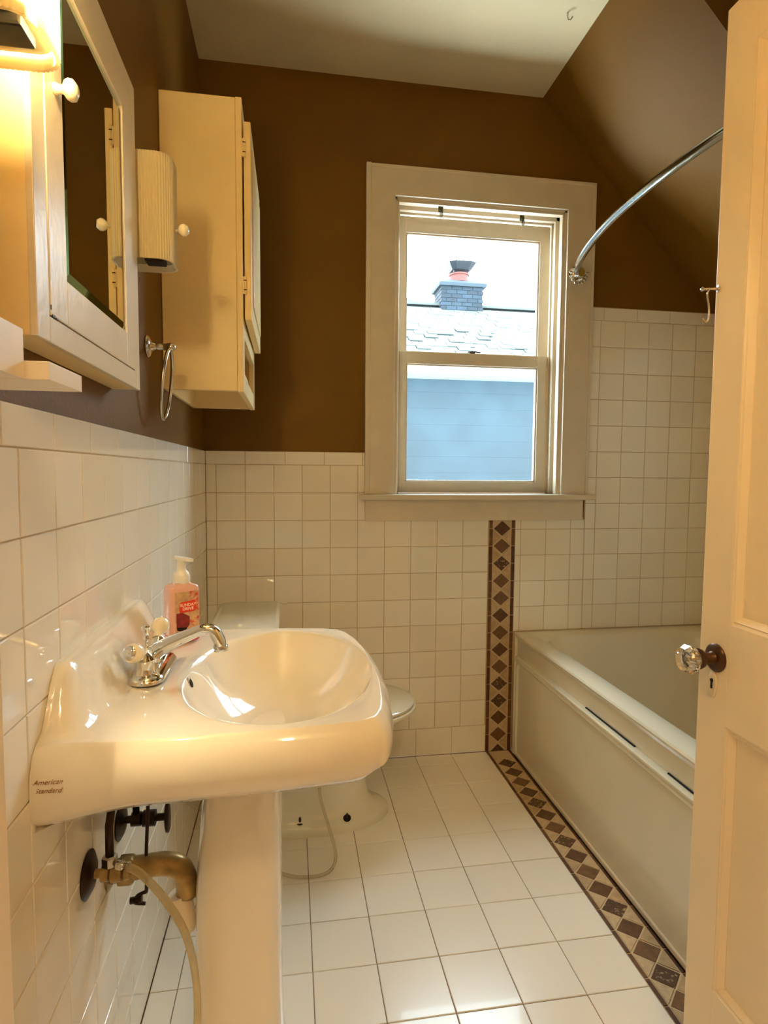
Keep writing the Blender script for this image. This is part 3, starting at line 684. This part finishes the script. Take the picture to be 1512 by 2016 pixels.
# ---------------------------------------------------------------- pedestal sink
snk = thing('pedestal_sink', 'white pedestal sink on the left wall with a raised backsplash', 'sink', (0.23, -1.26, 0))
outl = [(0, -1.545), (0.05, -1.538), (0.197, -1.531), (0.32, -1.525), (0.415, -1.515), (0.443, -1.503), (0.455, -1.475), (0.463, -1.43), (0.470, -1.35), (0.471, -1.26), (0.466, -1.17), (0.456, -1.10), (0.440, -1.045),
        (0.425, -1.022), (0.398, -1.010), (0.32, -0.998), (0.197, -0.990), (0.05, -0.984), (0, -0.978)]
BC = Vector((0.300, -1.262))
def ray_out(a):
    dx, dy = cos(a), sin(a); best = None; n = len(outl)
    for i in range(n):
        x1, y1 = outl[i]; x2, y2 = outl[(i+1) % n]
        ex, ey = x2-x1, y2-y1; den = dx*ey-dy*ex
        if abs(den) < 1e-12: continue
        t = ((x1-BC.x)*ey-(y1-BC.y)*ex)/den; s = ((x1-BC.x)*dy-(y1-BC.y)*dx)/den
        if t > 0 and -1e-6 <= s <= 1+1e-6: best = t if best is None else min(best, t)
    return best
NA = 192; ANG = [2*pi*i/NA for i in range(NA)]
# extra density where the ray hits the wall side is obtained by uniform angle; corners snapped below
RO = [ray_out(a) for a in ANG]
for cxx, cyy in ((0, -1.545), (0, -0.978)):
    a = math.atan2(cyy-BC.y, cxx-BC.x) % (2*pi); i = round(a/(2*pi)*NA) % NA; RO[i] = sqrt((cxx-BC.x)**2+(cyy-BC.y)**2); ANG[i] = a
def RB(a): return 1/sqrt((cos(a)/0.165)**2+(sin(a)/0.238)**2)
def ss(t): t = max(0, min(1, t)); return t*t*(3-2*t)
def splash(x, y):
    d = abs(y+1.2615); h = 0.086*(1-ss((d-0.205)/0.075)) if d > 0.205 else 0.086
    return h*ss((0.058-x)/0.046) + 0.004*ss((0.10-x)/0.06)
def pt(a, rdist, z, off=0.0, clampx=True, bump=False):
    x = BC.x+cos(a)*rdist; y = BC.y+sin(a)*rdist
    if bump: z += splash(x, y)
    return Vector((max(x, 0.0004), y, z))
ZR = 0.830; loops = []
for s_, dz in ((0.05, 0.118), (0.12, 0.118), (0.3, 0.114), (0.45, 0.106), (0.6, 0.092), (0.74, 0.070), (0.85, 0.046), (0.93, 0.024), (0.975, 0.010), (1.0, 0.003)):
    loops.append([Vector((BC.x+0.00*(1-s_)+cos(a)*RB(a)*s_, BC.y+sin(a)*RB(a)*s_, ZR-0.004-dz)) for a in ANG])
for t_ in (0.04, 0.12, 0.3, 0.5, 0.6, 0.68, 0.74, 0.79, 0.84, 0.88, 0.92, 0.96, 1.0):
    loops.append([pt(a, RB(a)*1.01+(max(r, RB(a)*1.02)-RB(a)*1.01)*t_, ZR-0.003*(1-ss(t_*4)), bump=True) for a, r in zip(ANG, RO)])
def bot(x): return 0.738+0.030*ss((x-0.41)/0.07)-0.010*ss((0.12-x)/0.1)
def outring(off, zf, bumpf=0):
    out = []
    for a, r in zip(ANG, RO):
        x = BC.x+cos(a)*r; y = BC.y+sin(a)*r
        if x < 0.002: out.append(Vector((0.0004, y+(0 if abs(y+1.2615) < 0.27 else math.copysign(off, y+1.2615)), zf(x)+ (splash(0, y) if bumpf else 0)))); continue
        nx, ny = x-0.23, (y+1.2615); l = sqrt(nx*nx+ny*ny); nx, ny = nx/l, ny/l
        # push mostly along the dominant side
        if abs(y+1.2615) > 0.235 and x < 0.41: nx, ny = 0.0, math.copysign(1, ny)
        out.append(Vector((max(x+nx*off, 0.0004), y+ny*off, zf(x)+(splash(x, y) if bumpf else 0))))
    return out
loops.append(outring(0.003, lambda x: ZR-0.003, 1)); loops.append(outring(0.010, lambda x: ZR-0.009, 0.6))
loops.append(outring(0.018, lambda x: ZR-0.024)); loops.append(outring(0.0215, lambda x: ZR-0.040)); loops.append(outring(0.020, lambda x: (ZR-0.045)*0.45+bot(x)*0.55))
loops.append(outring(0.012, lambda x: bot(x)+0.012)); loops.append(outring(0.0, lambda x: bot(x)+0.002)); loops.append(outring(-0.012, lambda x: bot(x)))
for s_, z in ((0.85, 0.735), (0.6, 0.705), (0.35, 0.690), (0.1, 0.688)):
    loops.append([Vector((max(0.0004, BC.x-0.06*(1-s_)+cos(a)*r*s_), BC.y+sin(a)*r*s_, z)) for a, r in zip(ANG, RO)])
part('basin', add_loops(BM(), loops), porc, snk, True, 60)
# pedestal column
def pedl(xa, xb, hw, z, n=40):
    out = []; xm = (xa+xb)/2
    for i in range(n):
        a = 2*pi*i/n; c, s = cos(a), sin(a)
        out.append(Vector((xm+(xb-xa)/2*math.copysign(abs(c)**0.55, c), -1.26+hw*math.copysign(abs(s)**0.62, s), z)))
    return out
pp = [(0.120, 0.330, 0.115, 0.0005), (0.120, 0.330, 0.115, 0.02), (0.135, 0.318, 0.100, 0.05), (0.150, 0.306, 0.086, 0.12), (0.150, 0.303, 0.082, 0.30), (0.152, 0.303, 0.084, 0.45), (0.165, 0.304, 0.094, 0.60), (0.178, 0.306, 0.100, 0.70), (0.18, 0.31, 0.1, 0.715)]
part('pedestal', add_loops(BM(), [pedl(*p) for p in pp]), porc, snk, True, 50)
b = BM(); add_loops(b, [[Vector((BC.x-0.1605+dx*sc2, -1.262+0.011*cos(a), 0.8035+0.013*sin(a)-dx)) for a in [2*pi*i/20 for i in range(20)]] for dx, sc2 in ((0.0, 1), (0.003, 0.4))])
part('overflow_ring', lathe([(0.012, 0), (0.012, 0.002), (0.008, 0.003)], (0.1425, -1.262, 0.806), (1, 0, 0.35), 18), nickel, snk, True, 40)
part('overflow_hole', lathe([(0.0075, 0.0), (0.0075, 0.0038)], (0.1425, -1.262, 0.806), (1, 0, 0.35), 18), blackm, snk)
part('drain', lathe([(0.022, 0), (0.022, 0.002), (0.016, 0.004), (0.012, 0.002)], (0.30, -1.262, 0.7075), (0, 0, 1), 24), chrome, snk, True, 30)
for txt, z in (('American', 0.7975), ('Standard', 0.7865)):
    bb = text_mesh(txt, 0.0088, 0.0002, 0.45)
    R = Matrix(((1, 0, 0), (0, 0, -1), (0, 1, 0))).to_4x4(); R.translation = Vector((0.0215, -1.5650, z))
    bmesh.ops.transform(bb, matrix=R, verts=bb.verts)
    part('printed_mark', bb, markm, snk)

# faucet: own thing standing on the sink deck
fa = thing('faucet', 'chrome two-handle faucet with white ceramic handles on the sink', 'faucet', (0.082, -1.262, 0.834))
fz = 0.834
def stad(hx, hy, z, n=12):
    out = []
    for i in range(2*n+2):
        a = (i if i <= n else i-1)/n*pi
        cy_ = (hy-hx) if i <= n else -(hy-hx)
        out.append(Vector((0.082+hx*cos(a), -1.262+cy_+hx*sin(a), z)))
    return out
part('base_plate', add_loops(BM(), [stad(0.029, 0.082, fz), stad(0.029, 0.082, fz+0.003), stad(0.024, 0.076, fz+0.010), stad(0.016, 0.066, fz+0.013)]), chrome, fa, True, 50)
for s in (-1, 1):
    yy = -1.262+s*0.051
    part('valve_body', lathe([(0.0175, 0.008), (0.0170, 0.012), (0.0150, 0.016), (0.0148, 0.034), (0.016, 0.036), (0.013, 0.040), (0.009, 0.046), (0.004, 0.050)], (0.080, yy, fz), (0, 0, 1), 24), chrome, fa, True, 35)
    st = Vector((0.078, yy, fz+0.046)); d = Vector((0.05 if s > 0 else -0.35, s*0.8, 0.55 if s > 0 else 0.28)).normalized()
    h = part('handle', lathe([(0.008, -0.004), (0.0075, 0.006), (0.0085, 0.010), (0.0145, 0.016), (0.0165, 0.024), (0.0160, 0.031), (0.0135, 0.036), (0.011, 0.037)], st, d, 24), cerknob, fa, True, 50, label='white ceramic handle')
    bb = lathe([(0.0115, 0.0365), (0.0120, 0.038), (0.009, 0.041), (0.003, 0.042), (0.003, 0.043)], st-Vector(fa.location), d, 20); obj('handle_cap', bb, chrome, h, True, 40)
sp = spline([(0.078, -1.262, fz+0.012), (0.083, -1.262, fz+0.030), (0.105, -1.262, fz+0.045), (0.140, -1.262, fz+0.060), (0.167, -1.262, fz+0.070), (0.184, -1.262, fz+0.066), (0.194, -1.262, fz+0.050), (0.197, -1.262, fz+0.038)], 6)
nr = len(sp); rads = [0.016-0.006*ss(i/(nr*0.55)) if i < nr*0.55 else 0.010+0.0012*ss((i/nr-0.55)/0.2) for i in range(nr)]
part('spout', tube(sp, rads, 18), chrome, fa, True, 60)
part('aerator', lathe([(0.0125, 0.0), (0.0130, 0.002), (0.0130, 0.009), (0.010, 0.010)], (0.197, -1.262, fz+0.040), (0.05, 0, -1), 22), chrome, fa, True, 40)
part('lift_rod', lathe([(0.0028, 0.0), (0.0028, 0.044), (0.006, 0.046), (0.0045, 0.050), (0.0042, 0.058), (0.0075, 0.063), (0.0078, 0.068), (0.004, 0.070)], (0.070, -1.262, fz+0.010), (0, 0, 1), 16), chrome, fa, True, 50)

# soap bottle
so = thing('soap_bottle', 'pink hand soap bottle with white pump and red label on the sink', 'soap bottle', (0.097, -1.072, 0.8345))
sz = 0.8345; cy_, cx_ = -1.072, 0.097
ca, sa = cos(0.50), sin(0.50)
def bl(hw, hd, z, r=0.008):
    out = []
    for p in rrect(-hw, hw, -hd, hd, r, 0, 4): out.append(Vector((cx_+p.x*ca-p.y*sa, cy_+p.x*sa+p.y*ca, z)))
    return out
part('base', add_loops(BM(), [bl(0.029, 0.021, sz), bl(0.031, 0.023, sz+0.003), bl(0.031, 0.023, sz+0.014)]), soapred, so, True, 40)
part('body', add_loops(BM(), [bl(0.031, 0.023, sz+0.014), bl(0.031, 0.023, sz+0.108), bl(0.029, 0.021, sz+0.114), bl(0.018, 0.016, sz+0.119), bl(0.016, 0.015, sz+0.121)]), soapm, so, True, 40)
def lp(u, v, d=0.0006): return Vector((cx_+u*ca+(0.023+d)*sa, cy_+u*sa-(0.023+d)*ca, sz+v))
def lpoly(poly, d0, d1): return add_loops(BM(), [[lp(u, v, d0) for u, v in poly], [lp(u, v, d1) for u, v in poly]])
lab = part('label', lpoly([(-0.021, 0.004), (0.0275, 0.004), (0.0275, 0.104), (-0.021, 0.104)], 0.0001, 0.0005), labm, so, label='printed label with a red banner and an old truck')
loc = Vector(so.location)
def sub(nm, bb, m, par):
    for v in bb.verts: v.co -= loc
    return obj(nm, bb, m, par)
sub('label_band', lpoly([(-0.021, 0.004), (0.0275, 0.004), (0.0275, 0.016), (0.004, 0.010), (-0.021, 0.014)], 0.0004, 0.0007), soapred, lab)
sub('label_banner', lpoly([(-0.0125, 0.064), (-0.010, 0.061), (0.018, 0.062), (0.022, 0.066), (0.022, 0.083), (0.019, 0.086), (-0.010, 0.083), (-0.0125, 0.080)], 0.0004, 0.0008), redm, lab)
sub('printed_truck', lpoly([(-0.019, 0.030), (0.004, 0.030), (0.008, 0.036), (0.008, 0.052), (0.002, 0.056), (-0.006, 0.061), (-0.019, 0.061)], 0.0004, 0.0008), redd, lab)
sub('printed_wheels', lpoly([(-0.018, 0.026), (-0.013, 0.024), (0.0, 0.024), (0.003, 0.030), (-0.018, 0.032)], 0.0005, 0.0009), blackm, lab)
for txt, v in (('SUNDAY', 0.0765), ('DRIVE', 0.0685)):
    bb = text_mesh(txt, 0.0085, 0.0001, 0, bold=0.0002)
    for q in bb.verts: q.co = lp(0.005+q.co.x, v+q.co.y, 0.0009+q.co.z)
    sub('printed_word', bb, labt, lab)
part('pump', lathe([(0.0170, 0.119), (0.0175, 0.123), (0.0175, 0.134), (0.0150, 0.141), (0.0100, 0.146), (0.0095, 0.150), (0.0095, 0.164), (0.0105, 0.166), (0.0105, 0.168)], (cx_, cy_, sz), (0, 0, 1), 24), pumpm, so, True, 50)
b = BM()
hd = Vector((0.75, 0.0, 0)); 
add_loops(b, [[Vector((cx_+u, cy_+v, sz+z_)) for u, v in ((-0.013, -0.010), (0.012, -0.010), (0.024, -0.005), (0.024, 0.005), (0.012, 0.010), (-0.013, 0.010))] for z_ in (0.167, 0.173)])
for v in b.verts:
    v.co.z += -0.18*(v.co.x-cx_)
part('pump_head', b, pumpm, so)

# ---------------------------------------------------------------- plumbing under the sink
def esc(o, r, m, parent, nm='escutcheon'): return part(nm, lathe([(r, 0), (r*1.02, 0.002), (r*0.7, 0.008), (r*0.35, 0.011)], o, (1, 0, 0), 28), m, parent, True, 50)
v1 = thing('shutoff_valve', 'dark metal water valve nearest the camera under the sink, with clear hose', 'valve', (0, -1.372, 0.543), 'water valves under the sink')
esc((0.0005, -1.372, 0.543), 0.036, darkm, v1)
part('valve_body', lathe([(0.007, 0), (0.007, 0.012), (0.013, 0.013), (0.013, 0.024), (0.010, 0.026), (0.015, 0.028), (0.015, 0.044), (0.010, 0.046), (0.013, 0.048), (0.013, 0.056), (0.006, 0.058)], (0.009, -1.372, 0.543), (1, 0, 0), 16), brass, v1, True, 35)
part('compression_nut', lathe([(0.012, 0), (0.012, 0.014), (0.0085, 0.016)], (0.034, -1.372, 0.556), (0, 0, 1), 6), nickel, v1)
part('supply_tube', tube([(0.034, -1.372, 0.560), (0.034, -1.371, 0.62), (0.042, -1.355, 0.69), (0.060, -1.32, 0.73)], 0.0065, 12), darkm, v1, True)
part('hose_barb', lathe([(0.008, 0), (0.008, 0.008), (0.005, 0.012), (0.006, 0.02)], (0.048, -1.378, 0.558), (0.8, -0.3, 0.1), 12), chrome, v1, True, 40)
hose = tube(spline([(0.060, -1.384, 0.560), (0.085, -1.390, 0.548), (0.120, -1.388, 0.500), (0.150, -1.380, 0.430), (0.164, -1.372, 0.340), (0.163, -1.366, 0.24), (0.155, -1.362, 0.10), (0.150, -1.36, 0.006)], 8), 0.0062, 12)
tag(obj('drain_hose', hose, hosem, None, True), 'clear plastic hose hanging from the valve in front of the pedestal', 'hose')
v2 = thing('shutoff_valve', 'farther water valve with an oval handle, under the far side of the sink', 'valve', (0, -1.195, 0.522), 'water valves under the sink')
esc((0.0005, -1.195, 0.523), 0.034, darkm, v2)
part('valve_body', lathe([(0.007, 0), (0.007, 0.012), (0.013, 0.013), (0.013, 0.030), (0.010, 0.032), (0.015, 0.034), (0.015, 0.056), (0.007, 0.058), (0.007, 0.074)], (0.009, -1.195, 0.525), (1, 0, 0), 16), darkm, v2, True, 35)
b = add_loops(BM(), [[Vector((x, -1.195+0.013*s_*cos(a), 0.523+0.030*s_*sin(a))) for a in [2*pi*i/24 for i in range(24)]] for x, s_ in ((0.082, 0.8), (0.084, 1), (0.089, 1), (0.091, 0.8))])
part('handle', b, darkm, v2, True, 40)
part('supply_tube', tube([(0.030, -1.195, 0.536), (0.030, -1.197, 0.62), (0.040, -1.21, 0.70), (0.06, -1.23, 0.73)], 0.0065, 12), darkm, v2, True)
tp = thing('drain_trap', 'brass drain pipe with a white sleeve, bending down behind the pedestal', 'drain pipe', (0.0, -1.262, 0.465))
part('wall_flange', lathe([(0.030, 0), (0.030, 0.002), (0.022, 0.006)], (0.0005, -1.262, 0.470), (1, 0, 0), 24), brass, tp, True, 40)
part('pipe', tube(spline([(0.002, -1.262, 0.470), (0.05, -1.262, 0.474), (0.095, -1.262, 0.476), (0.122, -1.262, 0.464), (0.132, -1.262, 0.438), (0.133, -1.262, 0.415)], 6), 0.020, 18), brass, tp, True)
part('slip_nut', lathe([(0.025, 0), (0.026, 0.004), (0.026, 0.02), (0.022, 0.024)], (0.018, -1.262, 0.471), (1, 0, 0), 10), brass, tp)
part('sleeve', lathe([(0.020, 0), (0.021, 0.01), (0.016, 0.06), (0.010, 0.075)], (0.118, -1.262, 0.418), (0.25, 0, -1), 18), pvc, tp, True, 40)
pr = thing('popup_linkage', 'thin dark pop-up drain linkage rod hanging under the sink', 'rod', (0.064, -1.262, 0.60))
part('vertical_rod', tube(spline([(0.070, -1.262, 0.735), (0.068, -1.262, 0.60), (0.063, -1.262, 0.50), (0.062, -1.262, 0.432), (0.058, -1.262, 0.426), (0.046, -1.262, 0.420), (0.042, -1.262, 0.408), (0.060, -1.262, 0.404)], 6), 0.0032, 8), darkm, pr, True)
part('clevis_screw', lathe([(0.006, 0), (0.006, 0.008), (0.003, 0.009), (0.003, 0.014), (0.007, 0.015), (0.007, 0.020)], (0.034, -1.262, 0.412), (1, 0, 0.1), 10), darkm, pr)
part('clevis', box(0.062, 0.078, -1.268, -1.256, 0.590, 0.618, 0.003), darkm, pr)
part('horizontal_rod', tube([(0.072, -1.262, 0.608), (0.19, -1.262, 0.622)], 0.0028, 8), darkm, pr, True)

# ---------------------------------------------------------------- hall lamp behind the camera
hl = thing('hall_ceiling_lamp', 'round glass lamp on the hall ceiling behind the viewer', 'ceiling lamp', (0.55, -2.95, 2.6))
part('canopy', lathe([(0.09, 0), (0.09, 0.01), (0.06, 0.03)], (0.55, -2.95, 2.5999), (0, 0, -1), 28), nickel, hl, True, 40)
part('glass_bowl', lathe([(0.055, 0.03), (0.11, 0.035), (0.12, 0.05), (0.10, 0.085), (0.05, 0.105), (0.01, 0.108)], (0.55, -2.95, 2.5999), (0, 0, -1), 28), mat('lit_bowl', (255, 240, 214), 0.4, emis=(1, 0.74, 0.44), estr=5.0), hl, True)
l = bpy.data.lights.new('hall_light', 'POINT'); l.energy = HALL_W; l.color = (1.0, 0.76, 0.42); l.shadow_soft_size = 0.09
o = bpy.data.objects.new('hall_light', l); COL.objects.link(o); o.parent = hl; o.location = (0, 0, -0.21)

# ---------------------------------------------------------------- outside: neighbour's roof and chimney
nb = thing('neighbour_house', 'house beyond the window with a pale shingle roof, white gutter and blue wall', 'house', (4.0, 6.6, -3.0))
EY, EZ, RY, RZ = 5.0, 2.545, 7.0, 3.85; HX0, HX1 = -3.0, 9.5
sl = math.atan2(RZ-EZ, RY-EY); LEN = sqrt((RY-EY)**2+(RZ-EZ)**2)
def tilt(x): return 0.006*(x-3.0)
b = BM(); add_loops(b, [[Vector((x, EY, EZ)), Vector((x, RY, RZ)), Vector((x, 2*RY-EY, EZ)), Vector((x, 2*RY-EY, EZ-0.05)), Vector((x, RY, RZ-0.08)), Vector((x, EY, EZ-0.05))] for x in (HX0, HX1)])
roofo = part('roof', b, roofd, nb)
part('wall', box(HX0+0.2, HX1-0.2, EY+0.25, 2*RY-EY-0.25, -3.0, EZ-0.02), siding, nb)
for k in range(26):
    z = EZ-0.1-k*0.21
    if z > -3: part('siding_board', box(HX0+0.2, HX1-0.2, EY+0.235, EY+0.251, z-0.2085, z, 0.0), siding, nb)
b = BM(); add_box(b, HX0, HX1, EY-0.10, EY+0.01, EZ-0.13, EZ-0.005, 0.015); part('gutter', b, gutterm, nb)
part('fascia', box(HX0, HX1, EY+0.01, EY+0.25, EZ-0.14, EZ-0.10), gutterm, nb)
loc = Vector(nb.location)
sb = []
for nm_w in (0.19,):
    bb = BM(); add_box(bb, 0, nm_w-0.006, -0.008, 0.17, 0, 0.012)
    me = bpy.data.meshes.new('shingle'); bb.to_mesh(me); bb.free(); me.materials.append(roofm); sb.append(me)
RX = Matrix.Rotation(sl, 4, 'X'); rows = 15
for k in range(rows):
    d = 0.145*k; off = (k % 3)*0.065
    for i in range(18):
        x = 1.6+off+i*0.19; lift = random.choice((0, 0, 0.012, 0.02, 0.028)) if (x < 3.6 and k < 9) else random.choice((0, 0, 0, 0, 0, 0.01))
        o = bpy.data.objects.new('shingle', sb[0]); COL.objects.link(o); o.parent = roofo
        M = RX.copy() @ Matrix.Rotation(0.03-lift*4.5, 4, 'X'); M.translation = Vector((x, EY+cos(sl)*d-sin(sl)*lift, EZ+sin(sl)*d+0.006+cos(sl)*lift))-loc
        o.matrix_basis = M; o.material_slots[0].link = 'OBJECT'; o.material_slots[0].material = random.choice((roofm, roofm2, roofm2))
part('ridge_cap', box(HX0, HX1, RY-0.09, RY+0.09, RZ-0.02, RZ+0.025, 0.01), roofm2, nb)
# remaining shingles outside the view, joined
bb = BM()
for k in range(rows):
    d = 0.145*k
    for xa, xb in ((HX0, 1.58), (5.2, HX1)):
        add_box(bb, xa, xb, EY+cos(sl)*d, EY+cos(sl)*(d+0.15), EZ+sin(sl)*d+0.004, EZ+sin(sl)*d+0.012)
for v in bb.verts: pass
ro = part('shingle_field', bb, roofm, nb); ro['kind'] = 'stuff'
ch = thing('chimney', 'grey brick chimney with a clay pot and dark cap on the neighbour roof ridge', 'chimney', (3.0, 7.0, 3.6))
cX0, cX1, cY0, cY1, cZ0, cZ1 = 2.66, 3.34, 6.78, 7.25, 3.55, 4.10
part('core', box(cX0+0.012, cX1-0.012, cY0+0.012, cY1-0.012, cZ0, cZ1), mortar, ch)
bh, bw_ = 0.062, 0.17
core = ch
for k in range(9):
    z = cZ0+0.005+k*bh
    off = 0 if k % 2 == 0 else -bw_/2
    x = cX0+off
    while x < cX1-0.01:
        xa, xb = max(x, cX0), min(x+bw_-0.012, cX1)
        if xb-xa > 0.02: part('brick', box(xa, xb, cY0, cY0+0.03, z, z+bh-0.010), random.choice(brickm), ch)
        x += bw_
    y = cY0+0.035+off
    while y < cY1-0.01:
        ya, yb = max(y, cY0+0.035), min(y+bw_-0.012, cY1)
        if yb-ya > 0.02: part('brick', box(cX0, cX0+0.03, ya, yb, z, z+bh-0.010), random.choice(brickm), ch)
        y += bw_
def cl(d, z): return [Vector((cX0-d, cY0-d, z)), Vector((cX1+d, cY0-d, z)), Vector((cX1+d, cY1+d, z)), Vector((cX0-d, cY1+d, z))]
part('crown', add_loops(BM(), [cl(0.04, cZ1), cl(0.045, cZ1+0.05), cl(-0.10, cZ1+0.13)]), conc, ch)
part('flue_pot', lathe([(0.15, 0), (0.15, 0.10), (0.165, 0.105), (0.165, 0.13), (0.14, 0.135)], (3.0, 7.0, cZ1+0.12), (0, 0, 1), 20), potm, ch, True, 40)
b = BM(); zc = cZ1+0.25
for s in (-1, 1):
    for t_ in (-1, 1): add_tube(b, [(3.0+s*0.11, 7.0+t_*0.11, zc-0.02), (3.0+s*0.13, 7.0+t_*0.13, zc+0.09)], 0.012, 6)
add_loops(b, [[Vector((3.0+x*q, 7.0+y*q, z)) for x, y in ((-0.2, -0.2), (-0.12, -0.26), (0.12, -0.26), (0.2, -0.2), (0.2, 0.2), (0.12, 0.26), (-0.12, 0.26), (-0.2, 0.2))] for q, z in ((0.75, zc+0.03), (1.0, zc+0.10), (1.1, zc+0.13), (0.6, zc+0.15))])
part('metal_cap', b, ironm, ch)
vt = obj('roof_vent', lathe([(0.20, -0.2), (0.20, 0.05), (0.18, 0.12), (0.10, 0.19), (0.02, 0.21)], (2.24, 7.5, 3.88), (0, 0, 1), 20), ironm, None, True)
tag(vt, 'dark rounded vent rising behind the roof ridge left of the chimney', 'roof vent')
